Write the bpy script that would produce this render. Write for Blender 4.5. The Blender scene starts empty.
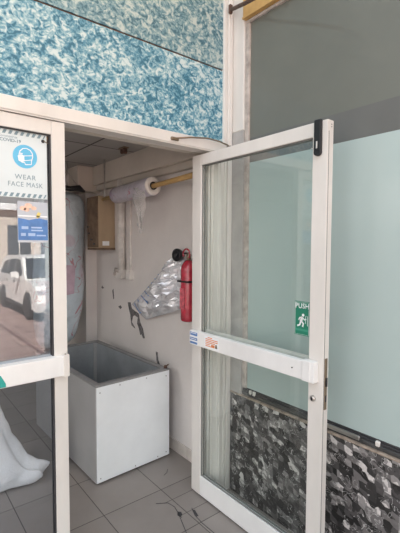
import bpy, bmesh, math, random
from mathutils import Vector, Matrix, noise
random.seed(7)
S = bpy.context.scene
COL = S.collection
PI = math.pi

# ------------------------------------------------------------------ helpers
def box(bm, x0, x1, y0, y1, z0, z1, bev=0.0, seg=1):
    t = bmesh.new()
    bmesh.ops.create_cube(t, size=1)
    for v in t.verts:
        v.co = Vector(((x0+x1)/2 + v.co.x*(x1-x0), (y0+y1)/2 + v.co.y*(y1-y0), (z0+z1)/2 + v.co.z*(z1-z0)))
    if bev > 0:
        bmesh.ops.bevel(t, geom=t.edges[:], offset=bev, segments=seg, affect='EDGES', profile=0.7)
    join(bm, t)
def join(bm, t, M=None):
    mp = {}
    for v in t.verts:
        mp[v] = bm.verts.new(M @ v.co if M else v.co)
    for f in t.faces:
        try:
            g = bm.faces.new([mp[v] for v in f.verts]); g.smooth = f.smooth
        except ValueError: pass
    t.free()
def tube(bm, pts, r, n=10, cap=True, smooth=True):
    pts = [Vector(p) for p in pts]
    rs = r if isinstance(r, (list, tuple)) else [r]*len(pts)
    rings = []
    up = None
    for i, p in enumerate(pts):
        a = pts[max(i-1, 0)]; b = pts[min(i+1, len(pts)-1)]
        d = (b-a).normalized()
        if up is None:
            up = Vector((0, 0, 1)) if abs(d.z) < .9 else Vector((1, 0, 0))
        s = d.cross(up).normalized(); up = s.cross(d).normalized()
        rings.append([bm.verts.new(p + (s*math.cos(2*PI*k/n) + up*math.sin(2*PI*k/n))*rs[i]) for k in range(n)])
    for i in range(len(rings)-1):
        for k in range(n):
            f = bm.faces.new((rings[i][k], rings[i][(k+1) % n], rings[i+1][(k+1) % n], rings[i+1][k])); f.smooth = smooth
    if cap:
        bm.faces.new(rings[0]); bm.faces.new(rings[-1][::-1])
def prism(bm, poly, P, w0, w1):
    a = [bm.verts.new(P(u, v, w0)) for u, v in poly]
    b = [bm.verts.new(P(u, v, w1)) for u, v in poly]
    n = len(poly)
    bm.faces.new(a); bm.faces.new(b[::-1])
    for i in range(n):
        bm.faces.new((a[i], b[i], b[(i+1) % n], a[(i+1) % n]))
def lathe(bm, prof, c, axis='z', n=24, hollow=False):
    """prof: list of (r, h)"""
    c = Vector(c); rings = []
    for r, h in prof:
        ring = []
        for k in range(n):
            a = 2*PI*k/n
            p = (r*math.cos(a), r*math.sin(a), h)
            if axis == 'x': p = (h, p[0], p[1])
            if axis == 'y': p = (p[0], h, p[1])
            ring.append(bm.verts.new(c + Vector(p)))
        rings.append(ring)
    if hollow: rings.append(rings[0])
    for i in range(len(rings)-1):
        for k in range(n):
            f = bm.faces.new((rings[i][k], rings[i][(k+1) % n], rings[i+1][(k+1) % n], rings[i+1][k])); f.smooth = True
    if not hollow: bm.faces.new(rings[0]); bm.faces.new(rings[-1][::-1])
def strip(bm, pts, w, P, w0, w1, closed=False):
    """thin ribbon along 2D points, half width w"""
    pts = [Vector(p) for p in pts]
    n = len(pts)
    L, R = [], []
    for i, p in enumerate(pts):
        a = pts[(i-1) % n] if (closed or i > 0) else pts[i]
        b = pts[(i+1) % n] if (closed or i < n-1) else pts[i]
        d = (b-a).normalized(); q = Vector((-d.y, d.x))*w
        L.append(p+q); R.append(p-q)
    m = n if closed else n-1
    for i in range(m):
        j = (i+1) % n
        prism(bm, [L[i], R[i], R[j], L[j]], P, w0, w1)
def obj(name, bm, mat, parent=None, loc=None, smooth_angle=None, **props):
    bmesh.ops.recalc_face_normals(bm, faces=bm.faces[:])
    me = bpy.data.meshes.new(name)
    bm.to_mesh(me); bm.free()
    mats = mat if isinstance(mat, (list, tuple)) else [mat]
    for m in mats: me.materials.append(m)
    o = bpy.data.objects.new(name, me); COL.objects.link(o)
    if parent:
        base = world_loc(parent)
        for v in me.vertices: v.co -= base
        o.parent = parent
    else:
        if loc is None:
            xs = [v.co for v in me.vertices]
            loc = Vector(((min(v.x for v in xs)+max(v.x for v in xs))/2, (min(v.y for v in xs)+max(v.y for v in xs))/2, min(v.z for v in xs)))
        loc = Vector(loc)
        for v in me.vertices: v.co -= loc
        o.location = loc
    for k, v in props.items(): o[k] = v
    return o
def world_loc(o):
    p = Vector((0, 0, 0))
    while o: p = p + o.location; o = o.parent
    return p
def thing(name, loc, label, cat, kind=None, group=None):
    o = bpy.data.objects.new(name, None); COL.objects.link(o)
    o.empty_display_size = .1
    o.location = loc; o['label'] = label; o['category'] = cat
    if kind: o['kind'] = kind
    if group: o['group'] = group
    return o
def struct(name, bm, mat, label=None, cat=None, parent=None):
    o = obj(name, bm, mat, parent)
    if parent is None: o['kind'] = 'structure'
    if label: o['label'] = label
    if cat and parent is None: o['category'] = cat
    return o
# planes for signs: local u to the reader's right, v up, w towards the reader
def plane_front(ox, y, oz):   # facing -Y
    return lambda u, v, w=0: Vector((ox+u, y-w, oz+v))
def plane_side(x, oy, oz):    # facing -X
    return lambda u, v, w=0: Vector((x-w, oy-u, oz+v))
def text(name, s, size, P, u, v, w0, mat, parent, sx=1.0, bold=0.0, align='CENTER', space=1.0, depth=.0006):
    cu = bpy.data.curves.new('lettering', 'FONT'); cu.body = s; cu.size = size
    cu.align_x = align; cu.align_y = 'CENTER'; cu.offset = bold; cu.space_character = space
    cu.resolution_u = 3
    t = bpy.data.objects.new('lettering', cu); COL.objects.link(t)
    dg = bpy.context.evaluated_depsgraph_get()
    me = bpy.data.meshes.new_from_object(t.evaluated_get(dg))
    bpy.data.objects.remove(t); bpy.data.curves.remove(cu)
    bm = bmesh.new(); bm.from_mesh(me); bpy.data.meshes.remove(me)
    r = bmesh.ops.extrude_face_region(bm, geom=bm.faces[:])
    for e in r['geom']:
        if isinstance(e, bmesh.types.BMVert): e.co.z += depth
    for q in bm.verts:
        q.co = P(u+q.co.x*sx, v+q.co.y, w0+q.co.z)
    return obj(name, bm, mat, parent)

# ------------------------------------------------------------------ materials
def new_mat(name):
    m = bpy.data.materials.new(name); m.use_nodes = True
    nt = m.node_tree; b = nt.nodes['Principled BSDF']
    return m, nt, b
def N(nt, t, **kw):
    n = nt.nodes.new(t)
    for k, v in kw.items():
        if k in n.inputs: n.inputs[k].default_value = v
        else: setattr(n, k, v)
    return n
def L(nt, a, b): nt.links.new(a, b)
def ramp(nt, fac, stops, interp='LINEAR'):
    r = nt.nodes.new('ShaderNodeValToRGB'); r.color_ramp.interpolation = interp
    e = r.color_ramp.elements
    while len(e) > 1: e.remove(e[-1])
    e[0].position = stops[0][0]; e[0].color = (*stops[0][1], 1)
    for p, c in stops[1:]:
        q = e.new(p); q.color = (*c, 1)
    L(nt, fac, r.inputs[0]); return r.outputs[0]
def coords(nt, world=True):
    if world: return nt.nodes.new('ShaderNodeNewGeometry').outputs['Position']
    return nt.nodes.new('ShaderNodeTexCoord').outputs['Object']
def math_n(nt, op, a, b=None, c=None):
    n = nt.nodes.new('ShaderNodeMath'); n.operation = op
    for i, x in enumerate((a, b, c)):
        if x is None: continue
        if isinstance(x, (int, float)): n.inputs[i].default_value = x
        else: L(nt, x, n.inputs[i])
    return n.outputs[0]
def mixc(nt, fac, a, b, mode='MIX'):
    n = nt.nodes.new('ShaderNodeMix'); n.data_type = 'RGBA'; n.blend_type = mode
    for sock, x in ((n.inputs[0], fac), (n.inputs[6], a), (n.inputs[7], b)):
        if isinstance(x, (int, float)): sock.default_value = x
        elif isinstance(x, tuple): sock.default_value = (*x, 1)
        else: L(nt, x, sock)
    return n.outputs[2]
def plain(name, col, rough=.5, metal=0.0, var=.06, scale=9, bump=0.0, bscale=60, coat=0.0, spec=.5, stretch=(1, 1, 1)):
    m, nt, b = new_mat(name)
    p = coords(nt, False)
    mp = N(nt, 'ShaderNodeMapping'); mp.inputs['Scale'].default_value = stretch; L(nt, p, mp.inputs[0])
    n = N(nt, 'ShaderNodeTexNoise', Scale=scale, Detail=5.0, Roughness=.6); L(nt, mp.outputs[0], n.inputs['Vector'])
    lo = tuple(max(0, c*(1-var*1.6)) for c in col); hi = tuple(min(1, c*(1+var)) for c in col)
    L(nt, ramp(nt, n.outputs[0], [(.3, lo), (.65, hi)]), b.inputs['Base Color'])
    b.inputs['Roughness'].default_value = rough; b.inputs['Metallic'].default_value = metal
    b.inputs['Coat Weight'].default_value = coat; b.inputs['Specular IOR Level'].default_value = spec
    if bump:
        n2 = N(nt, 'ShaderNodeTexNoise', Scale=bscale, Detail=3.0); L(nt, p, n2.inputs['Vector'])
        bp = N(nt, 'ShaderNodeBump', Strength=bump, Distance=.01); L(nt, n2.outputs[0], bp.inputs['Height'])
        L(nt, bp.outputs[0], b.inputs['Normal'])
    return m
def glass(name, tint=(.93, .96, .94), boost=1.0, haze=0.0, hazecol=(.8, .85, .82)):
    """clear pane: transparent body with a Schlick mirror reflection on each face"""
    m, nt, b = new_mat(name); nt.nodes.remove(b)
    out = nt.nodes['Material Output']
    g = nt.nodes.new('ShaderNodeNewGeometry')
    d = N(nt, 'ShaderNodeVectorMath', operation='DOT_PRODUCT'); L(nt, g.outputs['Incoming'], d.inputs[0]); L(nt, g.outputs['Normal'], d.inputs[1])
    c = math_n(nt, 'SUBTRACT', 1.0, math_n(nt, 'ABSOLUTE', d.outputs['Value']))
    f = math_n(nt, 'MULTIPLY_ADD', math_n(nt, 'POWER', c, 5.0), .95, .045*boost)
    tr = N(nt, 'ShaderNodeBsdfTransparent'); tr.inputs[0].default_value = (*tint, 1)
    gl = N(nt, 'ShaderNodeBsdfGlossy'); gl.inputs['Roughness'].default_value = 0.0
    gl.inputs[0].default_value = (1, 1, 1, 1)
    body = tr.outputs[0]
    if haze:
        df = N(nt, 'ShaderNodeBsdfDiffuse'); df.inputs[0].default_value = (*hazecol, 1)
        nz = N(nt, 'ShaderNodeTexNoise', Scale=7.0, Detail=5.0); L(nt, g.outputs['Position'], nz.inputs['Vector'])
        mx = N(nt, 'ShaderNodeMixShader'); L(nt, math_n(nt, 'MULTIPLY', nz.outputs[0], haze*2), mx.inputs[0])
        L(nt, tr.outputs[0], mx.inputs[1]); L(nt, df.outputs[0], mx.inputs[2]); body = mx.outputs[0]
    mx = N(nt, 'ShaderNodeMixShader'); L(nt, f, mx.inputs[0]); L(nt, body, mx.inputs[1]); L(nt, gl.outputs[0], mx.inputs[2])
    L(nt, mx.outputs[0], out.inputs['Surface'])
    return m

M = {}
M['alu'] = plain('cream_painted_aluminium', (.70, .675, .635), .42, var=.05, scale=5, stretch=(1, 1, .4))
M['alu_in'] = plain('white_painted_aluminium', (.80, .80, .785), .4, var=.04, scale=6, stretch=(1, 1, .4))
M['alu_jamb'] = plain('dull_cream_aluminium', (.72, .70, .66), .45, var=.10, scale=8, stretch=(1, 1, .15))
M['gasket'] = plain('black_rubber', (.035, .035, .038), .55)
M['black'] = plain('black_metal', (.012, .012, .014), .35)
M['chrome'] = plain('brushed_steel', (.55, .53, .50), .3, metal=.9)
M['brass'] = plain('dull_brass', (.25, .19, .13), .45, metal=.7)
M['glass'] = glass('clear_glass', (.955, .975, .965))
M['glass_left'] = glass('clear_door_glass', (.885, .91, .945), boost=1.7)
M['rust'] = plain('rusty_iron', (.12, .065, .045), .7, var=.4, scale=40)
M['gold'] = plain('ochre_painted_board', (.58, .36, .13), .5, var=.10)
M['frame_brown'] = plain('weathered_frame', (.46, .41, .37), .6, var=.2, scale=20)

# swirling blue wallpaper panels
def swirl(name, dark, mid, pale, white):
    m, nt, b = new_mat(name)
    p = coords(nt, True)
    mp = N(nt, 'ShaderNodeMapping'); mp.inputs['Rotation'].default_value = (0, .5, 0); mp.inputs['Scale'].default_value = (1, 1, 1.15)
    L(nt, p, mp.inputs[0])
    n1 = N(nt, 'ShaderNodeTexNoise', Scale=17.0, Detail=3.0, Roughness=.5, Distortion=1.9); L(nt, mp.outputs[0], n1.inputs['Vector'])
    n2 = N(nt, 'ShaderNodeTexNoise', Scale=37.0, Detail=3.0, Roughness=.6, Distortion=1.5); L(nt, mp.outputs[0], n2.inputs['Vector'])
    n3 = N(nt, 'ShaderNodeTexNoise', Scale=3.2, Detail=2.0); L(nt, p, n3.inputs['Vector'])
    s = math_n(nt, 'MULTIPLY_ADD', n2.outputs[0], .55, math_n(nt, 'MULTIPLY', n1.outputs[0], .62))
    s = math_n(nt, 'ADD', s, math_n(nt, 'MULTIPLY_ADD', n3.outputs[0], .16, -.08))
    c = ramp(nt, s, [(.475, dark), (.535, mid), (.585, tuple(.55*a+.45*q for a, q in zip(mid, pale))), (.64, pale), (.685, white)])
    L(nt, c, b.inputs['Base Color']); b.inputs['Roughness'].default_value = .55
    bp = N(nt, 'ShaderNodeBump', Strength=.12, Distance=.004); L(nt, s, bp.inputs['Height']); L(nt, bp.outputs[0], b.inputs['Normal'])
    return m
M['swirl_low'] = swirl('blue_swirl_wallpaper', (.030, .14, .215), (.085, .26, .36), (.34, .51, .55), (.56, .66, .66))
M['swirl_up'] = swirl('teal_swirl_wallpaper', (.045, .13, .175), (.11, .235, .285), (.28, .40, .41), (.45, .53, .51))

# floor tiles
def tiles(name, col, size, ox, oy, grout, gw=.005, extra=None, rough=.45):
    m, nt, b = new_mat(name)
    p = coords(nt, True)
    sp = N(nt, 'ShaderNodeSeparateXYZ'); L(nt, p, sp.inputs[0])
    X, Y = sp.outputs[0], sp.outputs[1]
    def line(c, o, s):
        d = math_n(nt, 'ABSOLUTE', math_n(nt, 'SUBTRACT', math_n(nt, 'FRACT', math_n(nt, 'ADD', math_n(nt, 'DIVIDE', math_n(nt, 'SUBTRACT', c, o), s), .5)), .5))
        return math_n(nt, 'LESS_THAN', math_n(nt, 'MULTIPLY', d, s), gw/2)
    g = math_n(nt, 'MAXIMUM', line(X, ox, size[0]), line(Y, oy, size[1]))
    def single(c, o, w): return math_n(nt, 'LESS_THAN', math_n(nt, 'ABSOLUTE', math_n(nt, 'SUBTRACT', c, o)), w/2)
    if extra:
        for (yy, x0) in extra:
            g = math_n(nt, 'MAXIMUM', g, math_n(nt, 'MULTIPLY', single(Y, yy, .004), math_n(nt, 'GREATER_THAN', X, x0)))
    # per-tile tint
    cx = math_n(nt, 'FLOOR', math_n(nt, 'DIVIDE', math_n(nt, 'SUBTRACT', X, ox), size[0]))
    cy = math_n(nt, 'FLOOR', math_n(nt, 'DIVIDE', math_n(nt, 'SUBTRACT', Y, oy), size[1]))
    cb = N(nt, 'ShaderNodeCombineXYZ'); L(nt, cx, cb.inputs[0]); L(nt, cy, cb.inputs[1])
    wn = N(nt, 'ShaderNodeTexWhiteNoise'); L(nt, cb.outputs[0], wn.inputs['Vector'])
    n = N(nt, 'ShaderNodeTexNoise', Scale=4.0, Detail=6.0, Roughness=.65); L(nt, p, n.inputs['Vector'])
    f = math_n(nt, 'MULTIPLY_ADD', wn.outputs['Value'], .35, math_n(nt, 'MULTIPLY', n.outputs[0], .65))
    c = ramp(nt, f, [(.2, tuple(a*.82 for a in col)), (.8, tuple(a*1.12 for a in col))])
    c = mixc(nt, g, c, grout)
    L(nt, c, b.inputs['Base Color']); b.inputs['Roughness'].default_value = rough
    bp = N(nt, 'ShaderNodeBump', Strength=.3, Distance=.003, invert=True); L(nt, g, bp.inputs['Height']); L(nt, bp.outputs[0], b.inputs['Normal'])
    return m
M['tile'] = tiles('grey_beige_floor_tiles', (.255, .228, .208), (.388, .388), .95, 2.05, (.055, .048, .042), extra=[(1.925, 1.28), (1.777, 1.285)])
M['pave'] = tiles('reddish_brown_paving_blocks', (.27, .185, .165), (1.1, .62), 0, 0, (.13, .075, .07), gw=.07, rough=.85)
M['ceil'] = tiles('grey_ceiling_tiles', (.40, .385, .36), (.70, .70), 1.245, 2.865, (.10, .095, .09), gw=.016, rough=.9)

# dark chipped-stone mosaic of the low wall
def mosaic():
    m, nt, b = new_mat('dark_chip_mosaic')
    p = coords(nt, True); sp = N(nt, 'ShaderNodeSeparateXYZ'); L(nt, p, sp.inputs[0])
    u = math_n(nt, 'MULTIPLY', sp.outputs[1], 27.0)
    v = math_n(nt, 'MULTIPLY', math_n(nt, 'ADD', sp.outputs[2], math_n(nt, 'MULTIPLY', sp.outputs[1], -.22)), 33.0)
    cb = N(nt, 'ShaderNodeCombineXYZ'); L(nt, u, cb.inputs[0]); L(nt, v, cb.inputs[1])
    vo = N(nt, 'ShaderNodeTexVoronoi', Scale=1.0, Randomness=.55, distance='MINKOWSKI'); vo.inputs['Exponent'].default_value = 3.0
    L(nt, cb.outputs[0], vo.inputs['Vector'])
    s2 = N(nt, 'ShaderNodeSeparateColor'); L(nt, vo.outputs['Color'], s2.inputs[0])
    v2 = N(nt, 'ShaderNodeTexVoronoi', Scale=1.9, Randomness=.9); L(nt, cb.outputs[0], v2.inputs['Vector'])
    s3 = N(nt, 'ShaderNodeSeparateColor'); L(nt, v2.outputs['Color'], s3.inputs[0])
    c = ramp(nt, math_n(nt, 'MULTIPLY_ADD', s2.outputs[0], .84, math_n(nt, 'MULTIPLY', s3.outputs[0], .16)), [(0, (.022, .021, .021)), (.22, (.04, .038, .038)), (.42, (.085, .08, .08)), (.60, (.17, .16, .158)), (.76, (.30, .285, .28)), (.86, (.68, .65, .63))], 'CONSTANT')
    # pale scratches and veins running through the chips
    n = N(nt, 'ShaderNodeTexNoise', Scale=24.0, Detail=1.0, Distortion=1.2); L(nt, p, n.inputs['Vector'])
    vein = math_n(nt, 'LESS_THAN', math_n(nt, 'ABSOLUTE', math_n(nt, 'SUBTRACT', n.outputs[0], .56)), .011)
    n4 = N(nt, 'ShaderNodeTexNoise', Scale=9.0, Detail=1.0); L(nt, p, n4.inputs['Vector'])
    vein = math_n(nt, 'MULTIPLY', vein, math_n(nt, 'GREATER_THAN', n4.outputs[0], .47))
    c = mixc(nt, vein, c, (.52, .51, .50))
    n3 = N(nt, 'ShaderNodeTexNoise', Scale=70.0, Detail=3.0); L(nt, p, n3.inputs['Vector'])
    c = mixc(nt, .35, c, ramp(nt, n3.outputs[0], [(.35, (.5, .5, .5)), (.7, (1, 1, 1))]), 'MULTIPLY')
    L(nt, c, b.inputs['Base Color']); b.inputs['Roughness'].default_value = .38
    bp = N(nt, 'ShaderNodeBump', Strength=.5, Distance=.006, invert=True); L(nt, vo.outputs['Distance'], bp.inputs['Height']); L(nt, bp.outputs[0], b.inputs['Normal'])
    return m
M['mosaic'] = mosaic()

def paint(name, col, col2, stain=None):
    m, nt, b = new_mat(name); p = coords(nt, True)
    n = N(nt, 'ShaderNodeTexNoise', Scale=2.3, Detail=7.0, Roughness=.6); L(nt, p, n.inputs['Vector'])
    c = ramp(nt, n.outputs[0], [(.35, col2), (.62, col)])
    n2 = N(nt, 'ShaderNodeTexNoise', Scale=26.0, Detail=5.0, Roughness=.7); L(nt, p, n2.inputs['Vector'])
    if stain:
        s = ramp(nt, n2.outputs[0], [(.62, (0, 0, 0)), (.72, (1, 1, 1))])
        c = mixc(nt, math_n(nt, 'MULTIPLY', s, .35), c, stain)
    L(nt, c, b.inputs['Base Color']); b.inputs['Roughness'].default_value = .7
    bp = N(nt, 'ShaderNodeBump', Strength=.35, Distance=.006); L(nt, n2.outputs[0], bp.inputs['Height']); L(nt, bp.outputs[0], b.inputs['Normal'])
    return m
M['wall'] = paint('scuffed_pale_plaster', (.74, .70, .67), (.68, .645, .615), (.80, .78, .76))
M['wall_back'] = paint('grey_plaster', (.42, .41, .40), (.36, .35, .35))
M['soffit'] = paint('cream_soffit_paint', (.60, .555, .49), (.52, .48, .42))
M['outwall'] = paint('outer_render', (.55, .52, .48), (.5, .47, .43))
M['base_tile'] = plain('beige_skirting_tile', (.60, .55, .50), .35, var=.08)
M['patch'] = plain('exposed_grey_plaster', (.16, .15, .15), .9, var=.45, scale=45)

# frosted film pane and smoky upper pane
def film():
    m, nt, b = new_mat('frosted_aqua_glass'); p = coords(nt, True)
    n = N(nt, 'ShaderNodeTexNoise', Scale=1.3, Detail=4.0); L(nt, p, n.inputs['Vector'])
    L(nt, ramp(nt, n.outputs[0], [(.3, (.40, .498, .485)), (.7, (.445, .545, .53))]), b.inputs['Base Color'])
    b.inputs['Roughness'].default_value = .45; b.inputs['Coat Weight'].default_value = 1.0; b.inputs['Coat Roughness'].default_value = .22
    return m
M['film'] = film()
M['smoke'] = plain('smoky_grey_glass', (.145, .150, .128), .5, var=.05, scale=2, coat=.9)
M['smoke_band'] = plain('grey_glass_band', (.125, .125, .118), .5, var=.04, scale=3, coat=.9)
for k in ('smoke', 'smoke_band'): M[k].node_tree.nodes['Principled BSDF'].inputs['Coat Roughness'].default_value = .05

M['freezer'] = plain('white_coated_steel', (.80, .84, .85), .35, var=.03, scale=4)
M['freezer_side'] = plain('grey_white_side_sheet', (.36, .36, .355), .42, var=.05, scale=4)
M['freezer_rim'] = plain('grey_rim_trim', (.24, .24, .235), .45, var=.08)
M['freezer_in'] = plain('zinc_liner', (.36, .385, .40), .38, metal=.35, var=.10, scale=5)
M['white_print'] = plain('white_print', (.85, .87, .88), .5, var=.02)
M['green'] = plain('green_sign', (.01, .20, .12), .4, var=.05)
M['teal'] = plain('teal_sticker', (.02, .36, .31), .4)
M['skyblue'] = plain('sky_blue_print', (.13, .50, .76), .45, var=.04)
M['greyprint'] = plain('blue_grey_print', (.20, .30, .35), .5)
M['orange'] = plain('orange_print', (.75, .25, .08), .5)
M['peach'] = plain('peach_print', (.85, .55, .42), .5, var=.2, scale=30)
M['yellow'] = plain('yellow_print', (.8, .65, .2), .5)
M['bluepr'] = plain('royal_blue_print', (.09, .22, .50), .45, var=.15, scale=20)
M['bluelt'] = plain('pale_blue_print', (.38, .52, .74), .45)
def translucent(name, col, alpha):
    m, nt, b = new_mat(name); out = nt.nodes['Material Output']
    b.inputs['Base Color'].default_value = (*col, 1); b.inputs['Roughness'].default_value = .4
    tr = N(nt, 'ShaderNodeBsdfTransparent'); mx = N(nt, 'ShaderNodeMixShader')
    n = N(nt, 'ShaderNodeTexNoise', Scale=6.0, Detail=3.0); L(nt, coords(nt, False), n.inputs['Vector'])
    L(nt, math_n(nt, 'MULTIPLY_ADD', n.outputs[0], .15, alpha-.075), mx.inputs[0])
    L(nt, tr.outputs[0], mx.inputs[1]); L(nt, b.outputs[0], mx.inputs[2]); L(nt, mx.outputs[0], out.inputs['Surface'])
    return m
M['sign_film'] = translucent('milky_sign_film', (.74, .82, .84), .90)
M['poster_film'] = translucent('white_poster_film', (.62, .66, .72), .75)
M['clear_wrap'] = translucent('clear_plastic_wrap', (.80, .79, .77), .30)
M['extinguisher'] = plain('red_enamel', (.45, .025, .05), .25, var=.25, scale=18, coat=1.0, bump=.5, bscale=22)
M['cloth'] = plain('white_cotton', (.86, .86, .84), .85, var=.04, bump=.3, bscale=90)
M['tan'] = plain('tan_cardboard', (.43, .33, .22), .75, var=.08, stretch=(1, 1, .2))
M['tan_dark'] = plain('brown_board', (.17, .115, .075), .75, var=.25, scale=14)
M['wood'] = plain('golden_wood', (.45, .29, .11), .45, var=.2, scale=22, stretch=(4, .3, 4))
M['pipe'] = plain('white_plastic_pipe', (.68, .65, .61), .4, var=.12, scale=12)

def foil():
    m, nt, b = new_mat('crumpled_silver_foil'); p = coords(nt, False)
    b.inputs['Metallic'].default_value = .4; b.inputs['Roughness'].default_value = .22
    n = N(nt, 'ShaderNodeTexNoise', Scale=9.0, Detail=2.0); L(nt, p, n.inputs['Vector'])
    L(nt, ramp(nt, n.outputs[0], [(.35, (.72, .73, .76)), (.65, (.92, .92, .93))]), b.inputs['Base Color'])
    v = N(nt, 'ShaderNodeTexVoronoi', Scale=22.0); L(nt, p, v.inputs['Vector'])
    bp = N(nt, 'ShaderNodeBump', Strength=.5, Distance=.012); L(nt, v.outputs['Distance'], bp.inputs['Height']); L(nt, bp.outputs[0], b.inputs['Normal'])
    return m
M['foil'] = foil()
def wrap(name, base, pink, red, scale=7.0):
    m, nt, b = new_mat(name); p = coords(nt, False)
    n = N(nt, 'ShaderNodeTexNoise', Scale=scale, Detail=2.0, Distortion=.8); L(nt, p, n.inputs['Vector'])
    c = ramp(nt, n.outputs[0], [(.3, tuple(a*.8 for a in base)), (.7, base)])
    n2 = N(nt, 'ShaderNodeTexNoise', Scale=scale*.7, Detail=1.0); L(nt, p, n2.inputs['Vector'])
    c = mixc(nt, ramp(nt, n2.outputs[0], [(.60, (0, 0, 0)), (.63, (.8, .8, .8))]), c, pink)
    ln = math_n(nt, 'MULTIPLY', math_n(nt, 'LESS_THAN', math_n(nt, 'ABSOLUTE', math_n(nt, 'SUBTRACT', n.outputs[0], .5)), .008), math_n(nt, 'GREATER_THAN', n2.outputs[0], .49))
    c = mixc(nt, math_n(nt, 'MULTIPLY', ln, .8), c, red)
    L(nt, c, b.inputs['Base Color']); b.inputs['Roughness'].default_value = .3
    b.inputs['Coat Weight'].default_value = .8; b.inputs['Coat Roughness'].default_value = .08
    n3 = N(nt, 'ShaderNodeTexNoise', Scale=16.0, Detail=3.0, Distortion=1.0); L(nt, p, n3.inputs['Vector'])
    bp = N(nt, 'ShaderNodeBump', Strength=.7, Distance=.02); L(nt, n3.outputs[0], bp.inputs['Height']); L(nt, bp.outputs[0], b.inputs['Normal'])
    return m
M['wrapped'] = wrap('pale_blue_plastic_sheet', (.58, .68, .74), (.56, .50, .58), (.45, .16, .20), 5.0)
M['roll'] = wrap('lilac_printed_film', (.56, .53, .60), (.44, .36, .50), (.45, .12, .18), 9.0)
M['pinkpatch'] = plain('pink_label', (.50, .38, .46), .4, var=.12)

# ------------------------------------------------------------------ the setting
bm = bmesh.new(); box(bm, -3.2, 1.69, -1.80, 4.60, -.4, 0)
floor = struct('floor', bm, M['tile'], 'grey beige floor tiles running through the shop doorway', 'floor')
# cracks in the tiles by the open door
bm = bmesh.new()
F2 = lambda u, v, w=0: Vector((u, v, w))
for pl in ([(1.24, 1.955), (1.30, 1.915), (1.31, 1.86), (1.295, 1.80), (1.265, 1.72), (1.235, 1.64), (1.20, 1.58)],
           [(1.385, 1.79), (1.36, 1.73), (1.352, 1.65), (1.354, 1.55)], [(1.30, 1.80), (1.285, 1.785), (1.29, 1.76)],
           [(1.44, 2.17), (1.475, 2.185), (1.50, 2.215)]):
    strip(bm, pl, .0019, F2, .0002, .0009)
prism(bm, [(1.30, 1.815), (1.315, 1.80), (1.305, 1.775), (1.285, 1.77), (1.28, 1.79)], F2, .0002, .0009)
prism(bm, [(1.375, 1.775), (1.388, 1.765), (1.372, 1.71), (1.360, 1.715)], F2, .0002, .0009)
crack = obj('tile_crack', bm, M['gasket'], floor); crack['label'] = 'dark cracks in the tiles by the open door'
bm = bmesh.new(); box(bm, -14, 22, -26, -1.80, -.6, -.4)
struct('ground', bm, M['pave'], 'reddish brown paved street outside the shop', 'ground')

bm = bmesh.new(); box(bm, -3.2, 1.69, 1.95, 4.60, 2.30, 2.36)
struct('ceiling', bm, M['ceil'], 'low grey tiled ceiling inside the shop', 'ceiling')
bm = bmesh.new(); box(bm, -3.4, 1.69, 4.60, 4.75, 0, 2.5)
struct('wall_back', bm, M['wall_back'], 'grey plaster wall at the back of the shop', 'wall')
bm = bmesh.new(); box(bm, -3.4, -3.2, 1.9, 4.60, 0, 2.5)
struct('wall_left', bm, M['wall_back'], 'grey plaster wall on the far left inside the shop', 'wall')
# right inner wall with a beam along its top and a pier in the far corner
bm = bmesh.new(); box(bm, 1.69, 1.86, 1.80, 4.75, -.4, 2.5)
wr = struct('wall_right', bm, M['wall'], 'scuffed pale plaster wall on the right inside the shop', 'wall')
bm = bmesh.new(); box(bm, 1.575, 1.69, 3.77, 4.6, 0, 2.3)
struct('wall_pier', bm, M['wall'], 'pale corner pier beside the hanging wrapped bundle', 'pillar')
bm = bmesh.new()
box(bm, 1.61, 1.69, 1.95, 3.66, 2.125, 2.30, .004)
box(bm, 1.645, 1.69, 1.95, 3.66, 2.075, 2.125, .004)
box(bm, 1.46, 1.69, 3.66, 3.90, 2.06, 2.30, .004)
struct('trim_3', bm, M['soffit'], 'cream boxed beam along the top of the inner wall', 'beam')
bm = bmesh.new()
y = 1.93
while y < 3.7:
    box(bm, 1.678, 1.69, y+.001, min(y+.30, 3.77)-.001, 0, .088, .002); y += .30
struct('baseboard_right', bm, M['base_tile'], 'beige skirting tiles at the foot of the pale wall', 'skirting')
# flaked plaster
SP = plane_side(1.69, 0, 0)
def patch(pts, name='peeled_patch'):
    bm = bmesh.new(); prism(bm, [(-a, b) for a, b in pts], SP, -.001, .0025)
    o = obj(name, bm, M['patch'], wr); o['label'] = 'flaked dark plaster patch'
patch([(3.12, 1.045), (3.07, 1.05), (3.05, 1.0), (3.00, .985), (2.93, .97), (2.905, .90), (2.86, .85), (2.83, .775), (2.86, .77), (2.88, .80), (2.905, .79), (2.925, .84), (2.955, .88), (2.945, .935), (3.0, .945), (3.03, .93), (3.05, .88), (3.0, .845), (2.99, .83), (3.055, .85), (3.075, .94), (3.10, .99)])
patch([(3.30, .985), (3.26, 1.0), (3.23, .985), (3.26, .965)])
patch([(2.66, .70), (2.635, .70), (2.625, .64), (2.595, .60), (2.565, .545), (2.59, .54), (2.62, .59), (2.65, .63)])
patch([(3.66, 1.13), (3.64, 1.15), (3.60, 1.13), (3.63, 1.12)])
patch([(3.42, 1.12), (3.40, 1.14), (3.385, 1.05), (3.40, 1.04)])

# facade mass above the doors (front of the building)
bm = bmesh.new(); box(bm, -8, 1.69, 1.842, 1.95, 2.12, 4.7)
box(bm, -8, -1.45, 1.842, 1.95, 0, 2.12)
box(bm, -8, 8, 1.95, 9.0, 4.55, 4.7)  # unseen roof slab; it and the wall's height are added to block sun
struct('wall_front', bm, M['outwall'], 'front wall of the shop carrying the blue panels', 'wall')
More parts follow.
